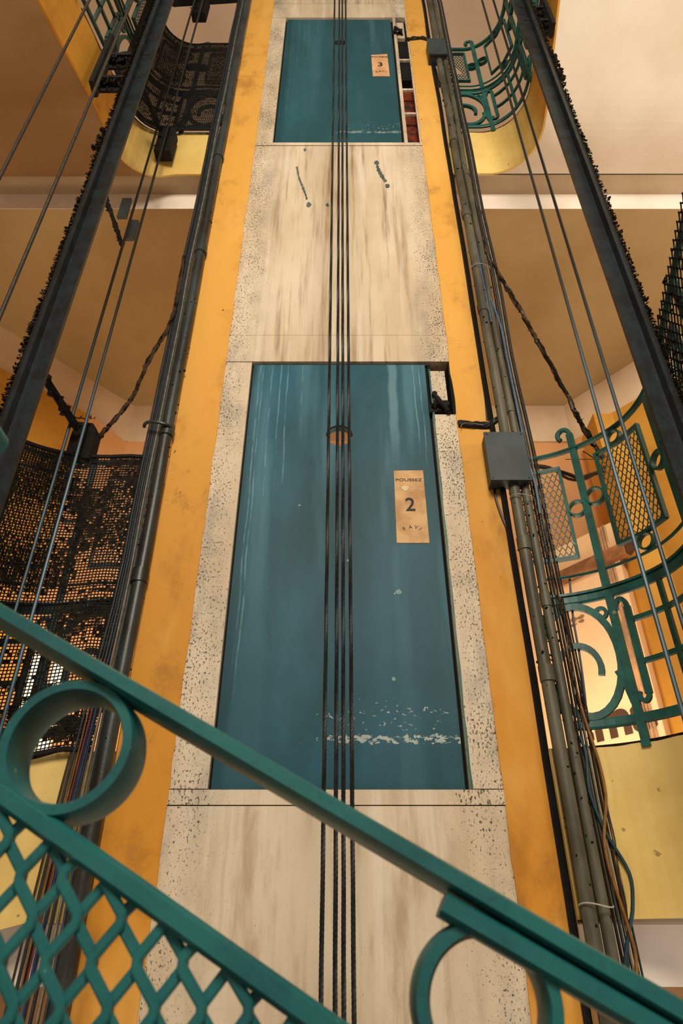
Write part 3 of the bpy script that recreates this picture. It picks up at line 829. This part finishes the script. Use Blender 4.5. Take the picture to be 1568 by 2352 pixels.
# ------------------------------------------------------------------ conduits, boxes and wiring
def zline(x, y, z0, z1, n, amp, seed, fx=0.0):
    return [(x+amp*mnoise.noise(Vector((i*.31, seed, 0)))+fx*(1-i/n), y+amp*.6*mnoise.noise(Vector((i*.27, seed, 5))), z0+(z1-z0)*i/n) for i in range(n+1)]
def conduit(x, y, r, m, lab, group, joints):
    t = thing('conduit_pipe', (x,y,ZBOT), lab, 'pipe', group)
    mb = MB(); mb.tube(zline(x, y, ZBOT, 7.8, 40, .006, x*9), r, 14); mb.build('pipe', m, t, True)
    for z in joints:
        mb = MB(); mb.tube([(x,y,z-.03),(x,y,z+.03)], r*1.18, 12); mb.build('coupling', m, t, True)
    mb = MB()
    for i in range(120):
        a = random.uniform(0,2*PI); z = random.uniform(0,6); mb.blob((x+r*math.cos(a), y+r*math.sin(a), z), random.uniform(.002,.006))
    tag(mb.build('dust', M['dust'], t), kind='stuff')
conduit(.745, -.036, .0240, M['pipe'], 'olive conduit pipe running up next to the black wires by the yellow plaster', 'twin olive conduits', (.9,1.45,2.9,3.75,4.6))
conduit(.792, -.030, .0185, M['pipe'], 'thinner olive conduit pipe on the landing side of the twin conduits', 'twin olive conduits', (1.2,2.2,3.3,4.2))
conduit(-.797, -.036, .0285, M['pipedark'], 'thick dark pipe running up along the yellow plaster by the mesh screens', None, (1.3,2.05,3.4,4.4))
def wire(pts, r, m, lab, group=None, name='cable', n=5):
    mb = MB(); mb.tube(pts, r, n); return tag(mb.build(name, m, None, True), lab, 'cable', group)
for i in range(5):
    wire(zline(.690+.0088*(i%3), -.013-.0088*(i//3), ZBOT, 7.6, 44, .008, 3.3+i*.004), .0042, WC[0], 'thin black wire strapped between the yellow plaster and the olive conduits', 'black wires beside the olive conduits')
for i in range(13):
    m = WC[(2,1,5,4,3,2,1,2,4,0,5,2,3)[i]]
    x = -.833 - .0092*(i//2)
    wire([(a - .0105*(i//2)*max(0,min(1,(1.3-c)/1.3)), b, c) for a,b,c in zline(x, -.026-.0105*(i%2), ZBOT, 7.4, 40, .009, 11+i*.004)], random.uniform(.0034,.0045), m, 'thin dusty wire in the bundle along the thick dark pipe', 'wires bundled along the thick dark pipe')
for i, (m, nm) in enumerate(((6,'blue'),(7,'red'),(5,'amber'))):
    wire([(a-.05*max(0,min(1,(1.3-c)/1.3)), b, c) for a,b,c in zline(-.838-.012*i, -.055, ZBOT, .95, 14, .006, 40+i)], .0032, WC[m], 'short %s wire showing in the bundle along the thick dark pipe' % nm)
for i in range(9):
    m = WC[(2,3,2,1,2,4,2,3,2)[i]]
    wire(zline(.820+.0086*(i//2), -.020-.0105*(i%2), ZBOT, 7.2, 40, .009, 60+i*.004, .005*(i//2)), random.uniform(.0030,.0042), m, 'thin dusty wire in the bundle along the twin olive conduits', 'wires bundled along the olive conduits')
def pl(pts, y, sub=4):
    P = [ray(px,py,y) for px,py in pts]; out = []
    for i in range(len(P)-1):
        p0, p1, p2, p3 = P[max(i-1,0)], P[i], P[i+1], P[min(i+2,len(P)-1)]
        for k in range(sub):
            t = k/sub
            out.append(.5*((2*p1)+(p2-p0)*t+(2*p0-5*p1+4*p2-p3)*t*t+(3*p1-p0-3*p2+p3)*t**3))
    return out+[P[-1]]
wire(pl([(1330,1690),(1345,1730),(1352,1810),(1372,1870),(1398,1925),(1445,2005),(1453,2080),(1446,2130),(1437,2190),(1434,2260),(1430,2352)],-.04), .0060, flat('wire_teal',(30,66,74)), 'blue green cable hanging loose before the pale yellow slab edge')
wire(pl([(1300,1480),(1325,1590),(1352,1680),(1375,1750),(1391,1830),(1387,1920),(1398,1990),(1430,2090),(1445,2140),(1460,2200),(1462,2300)],-.05), .0058, flat('wire_ochre',(140,92,30)), 'ochre cable hanging loose before the pale yellow slab edge')
wire(pl([(1310,1560),(1340,1660),(1380,1760),(1396,1860),(1412,1930),(1420,2000),(1438,2080),(1442,2180),(1450,2290)],-.03), .0022, WC[3], 'thin brown wire hanging loose before the pale yellow slab edge')
wire(pl([(1128,690),(1148,745),(1160,800),(1180,900),(1196,980),(1212,1060),(1228,1110),(1240,1180)],-.05), .0060, WC[8], 'blue cable bulging out beside the conduits above the large grey box')
wire(pl([(1060,420),(1076,500),(1092,560),(1110,650),(1128,740)],-.05), .0050, WC[8], 'blue grey cable on the conduits below the white lobby beam')
wire(pl([(1308,1330),(1316,1420),(1330,1500),(1342,1590),(1350,1680)],-.02), .0045, WC[2], 'dusty slate cable dangling before the iron volute')
wire(pl([(1096,470),(1112,500),(1122,530),(1116,560),(1112,580)],-.04), .0016, WC[3], 'thin curled wire end below the white lobby beam')
# frayed cable bundles slung from the tower to the landings
def frayed(pts, y, r, label):
    P = pl(pts, y, 6); t = thing('slung_cable', P[0], label, 'cable')
    for k in range(3):
        mb = MB(); mb.tube([p+Vector((random.uniform(-1,1)*r*.5,random.uniform(-1,1)*r*.5,random.uniform(-1,1)*r*.5)) for p in P], [r*random.uniform(.55,.85) for _ in P], 6)
        mb.build('strand', simple('frayed_strand',(72,54,28),(38,30,18),30,.9) if k == 0 else (WC[3] if k == 1 else M['dust']), t)
    mb = MB()
    for i in range(90):
        p = random.choice(P); mb.spike(p+Vector((random.uniform(-r,r)*.6,0,random.uniform(-r,r)*.6)), (random.uniform(-1,1),random.uniform(-.4,.4),random.uniform(-1,1)), min(.003,r*.3), r*random.uniform(.6,1.9))
    for i in range(60):
        j = random.randrange(len(P)-1); mb.blob(P[j].lerp(P[j+1],random.random()), r*random.uniform(.45,.85))
    tag(mb.build('lint', M['dust'], t), kind='stuff')
frayed([(422,590),(405,690),(385,755),(340,830),(308,905),(262,965),(232,1000),(206,1044)], -.05, .0115, 'frayed brown cable slung from the dark pipe down to the mesh screened handrail')
frayed([(1104,545),(1118,580),(1150,640),(1190,705),(1235,785),(1290,885),(1330,965),(1362,1020),(1385,1052)], -.03, .0125, 'frayed brown cable slung from the olive conduits down to the green railing')
frayed([(1236,1110),(1252,1190),(1262,1280),(1282,1370),(1300,1450),(1312,1530),(1330,1620)], -.055, .0042, 'dust coated cord hanging beside the olive conduits before the iron volute')
frayed([(1286,1370),(1300,1440),(1318,1510),(1338,1600),(1352,1660)], -.06, .0036, 'shorter dust coated cord dangling before the iron volute')
for k, (pts, lab) in enumerate(((((1220,1072),(1255,1075),(1300,1088),(1330,1098),(1352,1092),(1385,1083)),'slack brown cable drooping behind the green railing by the large grey box'),
                                (((1216,1068),(1262,1074),(1305,1100),(1345,1100),(1388,1072)),'dark twin of the slack cable drooping behind the green railing'))):
    wire(pl(pts,.09), .010-.003*k, WC[3], lab)
wire(pl([(1338,1036),(1360,1050),(1378,1063)],.05), .0025, WC[0], 'short black wire end behind the green railing under the slung cable')
wire(pl([(1298,1055),(1340,1055),(1380,1055)],.06), .0018, WC[0], 'straight thin wire stretched behind the green railing')
# junction boxes
def jbox(c0, c1, dep, label, s):
    a = ray(c0[0], c1[1], -.07-dep*.2); b = ray(c1[0], c0[1], -.07-dep*.2)
    y0 = -.07-dep*.2
    t = thing('junction_box', (a.x, y0, a.z), label, 'junction box')
    mb = MB(); mb.box(a.x+.004, b.x-.004, y0+.008, y0+dep, a.z+.004, b.z-.004); mb.build('box_body', M['boxgrey'], t)
    mb = MB(); mb.box(a.x, b.x, y0, y0+.01, a.z, b.z); mb.build('lid', M['boxgrey'], t)
    for x in (a.x+.012, b.x-.012):
        for z in (a.z+.012, b.z-.012):
            mb = MB(); mb.tube([(x,y0-.002,z),(x,y0+.004,z)], .004, 8); mb.build('screw', M['steel'], t)
jbox((1127,992),(1201,1102), .075, 'large grey junction box on the olive conduits beside the door numbered 2', 1)
jbox((985,88),(1021,124), .085, 'small grey junction box on the olive conduits by the door numbered 3', 1)
# cable stubs from the locks across the plaster
def stub(pts, y, r, lab):
    t = thing('cable_stub', ray(*pts[0], y), lab, 'cable')
    for k in range(4):
        mb = MB(); mb.tube([p+Vector((0,random.uniform(-.006,.006),(k-1.5)*r*.8)) for p in pl(pts,y)], r, 7); mb.build('strand', WC[0], t, True)
    return t
st = stub([(1052,972),(1085,975),(1120,976),(1140,965),(1152,955)], -.014, .0085, 'thick black cable stub crossing the yellow plaster beside the large grey box')
mb = MB(); mb.tube(pl([(1058,981),(1062,974),(1080,972),(1110,977)],-.026), .0018, 6); mb.build('pale_wire', WC[4], st, True)
stub([(934,90),(952,88),(968,87),(985,92)], -.014, .008, 'thin black cable stub crossing the yellow plaster beside the small grey box')
wire(pl([(1130,1040),(1136,1130),(1150,1180),(1164,1215),(1172,1260)],-.012), .006, WC[0], 'black cable curving out below the large grey box along the plaster')
wire(pl([(978,60),(983,100),(990,130),(1001,160),(1010,200)],-.012), .007, WC[0], 'black cable curving around the small grey box along the plaster')
wire(pl([(1040,400),(1066,590),(1080,700),(1098,800),(1112,900),(1118,965)],-.008), .0045, WC[0], 'black wire bowed away from the conduits above the thick cable stub')
def tie(c, x0, x1, y, r, m, lab, group=None):
    p = ray(*c, y); mb = MB()
    mb.tube([(x0+(x1-x0)*(.5-.5*math.cos(a)), y-.035*math.sin(a)-.012, p.z+.006*math.sin(a*2)) for a in [PI*k/14 for k in range(15)]], r, 6)
    tag(mb.build('cable_tie', m, None, True), lab, 'cable tie', group)
tie((1095,622), .715, .82, -.03, .0022, M['tie'], 'white cable tie around the twin conduits above the large grey box')
tie((1197,1150), .715, .82, -.03, .0022, M['tie'], 'white cable tie around the twin conduits just under the large grey box')
tie((1350,2081), .715, .82, -.03, .0022, M['tie'], 'white cable tie around the twin conduits low by the stair handrail')
tie((360,985), -.90, -.775, -.04, .008, M['pipedark'], 'dark wire tie knotted around the thick dark pipe')

# ------------------------------------------------------------------ stair railing the camera looks over
YF = -2.05
q0 = ray(0, 1412, YF); q1 = ray(1568, 2334, YF)
SL = (q1.z-q0.z)/(q1.x-q0.x)
PF = lambda a, h, o=0.0: Vector((a, YF+o, h))
sr = thing('stair_railing', (0, YF, -1.0), 'green stair handrail with rings and diamond mesh crossing in front of the lift doors', 'railing')
def fpart(name, f, sm=True):
    mb = MB(); f(mb); return mb.build(name, M['iron_near'], sr, sm)
hl = lambda x: q0.z+(x-q0.x)*SL
cs = 1/math.cos(math.atan(SL))
fpart('handrail', lambda m: m.bar2([(x, hl(x)) for x in srange(-.9,.9,24)], .0102, .036, PF, prof=RND, off=.006))
l0 = ray(154,1932,YF); l1 = ray(617,2262,YF); SL2 = (l1.z-l0.z)/(l1.x-l0.x)
ll = lambda x: l0.z+(x-l0.x)*SL2
print('slopes', SL, SL2)
c1 = ray(158,1716,YF)
r1 = .152*ray(158+1000,1716,YF).x/ (1158-784)*1 if False else None
dep = CP*(D+YF)+SP*c1.z
R1 = 139*dep/F
c2 = ray(1118,2308,YF); dep2 = CP*(D+YF)+SP*c2.z; R2 = 152*dep2/F
fpart('ring', lambda m: m.bar2(circ(c1.x,c1.z,R1,64,R1*1.0), .0080, .032, PF, closed=True, prof=RND, off=.010))
fpart('ring', lambda m: m.bar2(circ(c2.x,c2.z,R2,64,R2*1.0), .0080, .026, PF, closed=True, prof=RND, off=.006))
fr = fpart('panel_frame', lambda m: (m.bar2([(x, ll(x)) for x in srange(-.62,.055,14)], .0108, .014, PF, prof=RND),
                                     m.bar2([(x, ll(x)-.42) for x in srange(-.62,.055,14)], .0108, .014, PF, prof=RND),
                                     m.bar2([(.055, ll(.055)+.004),(.055,ll(.055)-.424)], .0108, .014, PF, prof=RND)))
# diamond mesh of the near panel, clipped under its sloping frame
mb = MB(); pw, ph = .0204, .034; w = .0052
x = -.62; k = 0
nd = ray(178,2111,YF)
x = nd.x - pw/4 - pw/2*40; k = 0; zoff = nd.z
while x < .055:
    sg = 1 if k % 2 else -1; pts = []
    top = ll(x)+.001; bot = top-.40
    for j in range(-16, 24):
        zz = zoff + j*ph/2
        xx = x + (sg if j % 2 else -sg)*pw/4
        for e in (-.13*ph/2, .13*ph/2):
            if bot < zz+e < top: pts.append((xx, zz+e))
    if pts and k:
        xt = x + (sg if int(round((top-zoff)/(ph/2))) % 2 else -sg)*pw/8
        pts.append((xt, min(top, ll(xt))))
    if len(pts) > 1 and x > -.56: mb.bar2(pts, w, .0042, PF, prof=RND, off=.0011*sg)
    x += pw/2; k += 1
mb.build('diamond_mesh', M['iron_near'], fr, True)
u0 = ray(1012,2078,YF); u1 = ray(1568,2402,YF); SU = (u1.z-u0.z)/(u1.x-u0.x)
fpart('under_rail', lambda m: m.bar2([(xx, u0.z+(xx-u0.x)*SU) for xx in srange(u0.x,.9,14)], .0105, .018, PF, prof=RND, off=-.002))
ring_top = ray(160,1560,YF)
hp = ray(-27,1006,YF); 
fpart('post', lambda m: m.bar2([(hp.x-.006,-.95),(hp.x-.006,hp.z)], .011, .012, PF, prof=RND))
mb = MB(); mb.tube([hp+Vector((0,-.008,0)), hp+Vector((0,.008,0))], .0108, 20); mb.build('post_scroll', M['iron_near'], sr, True)
fpart('post', lambda m: m.bar2([(.42,-1.1),(.42,hl(.42)-.004)], .011, .012, PF, prof=RND))
mb = MB()
vs = []
for xx in srange(-1.5,1.3,10):
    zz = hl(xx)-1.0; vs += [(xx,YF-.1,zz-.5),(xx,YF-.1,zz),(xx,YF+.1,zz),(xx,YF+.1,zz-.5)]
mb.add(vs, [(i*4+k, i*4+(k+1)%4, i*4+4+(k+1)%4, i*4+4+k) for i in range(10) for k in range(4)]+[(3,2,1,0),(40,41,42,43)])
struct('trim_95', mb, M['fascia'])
tag(bpy.data.objects['trim_95'], None)

# ------------------------------------------------------------------ light
def area(name, loc, tgt, size, power, col):
    l = bpy.data.lights.new(name, 'AREA'); l.shape = 'DISK'; l.size = size; l.energy = power; l.color = col
    o = bpy.data.objects.new(name, l); COL.objects.link(o); o.location = loc
    o.rotation_euler = (Vector(tgt)-Vector(loc)).to_track_quat('-Z','Y').to_euler(); return o
def point(name, loc, power, col, r=.2):
    l = bpy.data.lights.new(name, 'POINT'); l.energy = power; l.color = col; l.shadow_soft_size = r
    o = bpy.data.objects.new(name, l); COL.objects.link(o); o.location = loc; return o
area('stairwell_daylight', (.2,-6.0,4.6), (0,0,2.9), 2.4, 385, (1,.91,.77))
area('landing_window', (2.7,-1.3,2.2), (2.0,-.1,4.3), 1.0, 26, (1,.95,.88))
point('lobby_lamp', (-1.5,1.1,1.6), 26, (1,.74,.44), .25)
point('lobby_lamp', (1.25,1.3,1.2), 6, (1,.84,.66), .25)
point('top_lobby_lamp', (1.2,1.6,6.4), 30, (1,.86,.72), .3)
point('top_lobby_lamp', (-1.4,1.6,6.4), 18, (1,.86,.72), .3)
area('lobby_fill', (1.0,1.0,.75), (1.2,1.0,4), 1.4, 13, (1,.88,.70))  # upward fills added to brighten the lobby ceilings
area('lobby_fill', (-1.5,1.1,.75), (-1.5,1.1,4), 1.4, 5, (1,.86,.66))
area('soffit_fill', (-2.4,-1.2,2.4), (-2.2,-.6,4.3), 1.0, 5, (1,.90,.72))  # fill added to lift the brown stair soffit, no lamp stands there
area('lower_floor_fill', (2.3,-1.5,-1.4), (1.7,.1,.1), 1.0, 26, (1,.95,.90))  # fills added from below to brighten the white beam and slab edge
area('lower_floor_fill', (-2.2,-1.4,-1.4), (-1.5,.1,.1), 1.0, 14, (1,.94,.86))
W = bpy.data.worlds.new('World'); SC.world = W; W.use_nodes = True
bg = W.node_tree.nodes['Background']; bg.inputs[0].default_value = (1,.87,.70,1); bg.inputs[1].default_value = .22

# ------------------------------------------------------------------ camera
cam = bpy.data.cameras.new('Camera'); co = bpy.data.objects.new('Camera', cam); COL.objects.link(co)
cam.sensor_fit = 'VERTICAL'; cam.sensor_height = 36.0; cam.sensor_width = 24.0; cam.lens = 36.0*F/2352.0
co.location = (0,-D,0); co.rotation_euler = (PI/2+PITCH, 0, 0)
cam.clip_start = .02; cam.clip_end = 60
cam.dof.use_dof = True; cam.dof.focus_distance = 2.7; cam.dof.aperture_fstop = 15.0
SC.camera = co
SC.view_settings.view_transform = 'Standard'
SC.view_settings.exposure = 0.0
SC.cycles.use_denoising = True
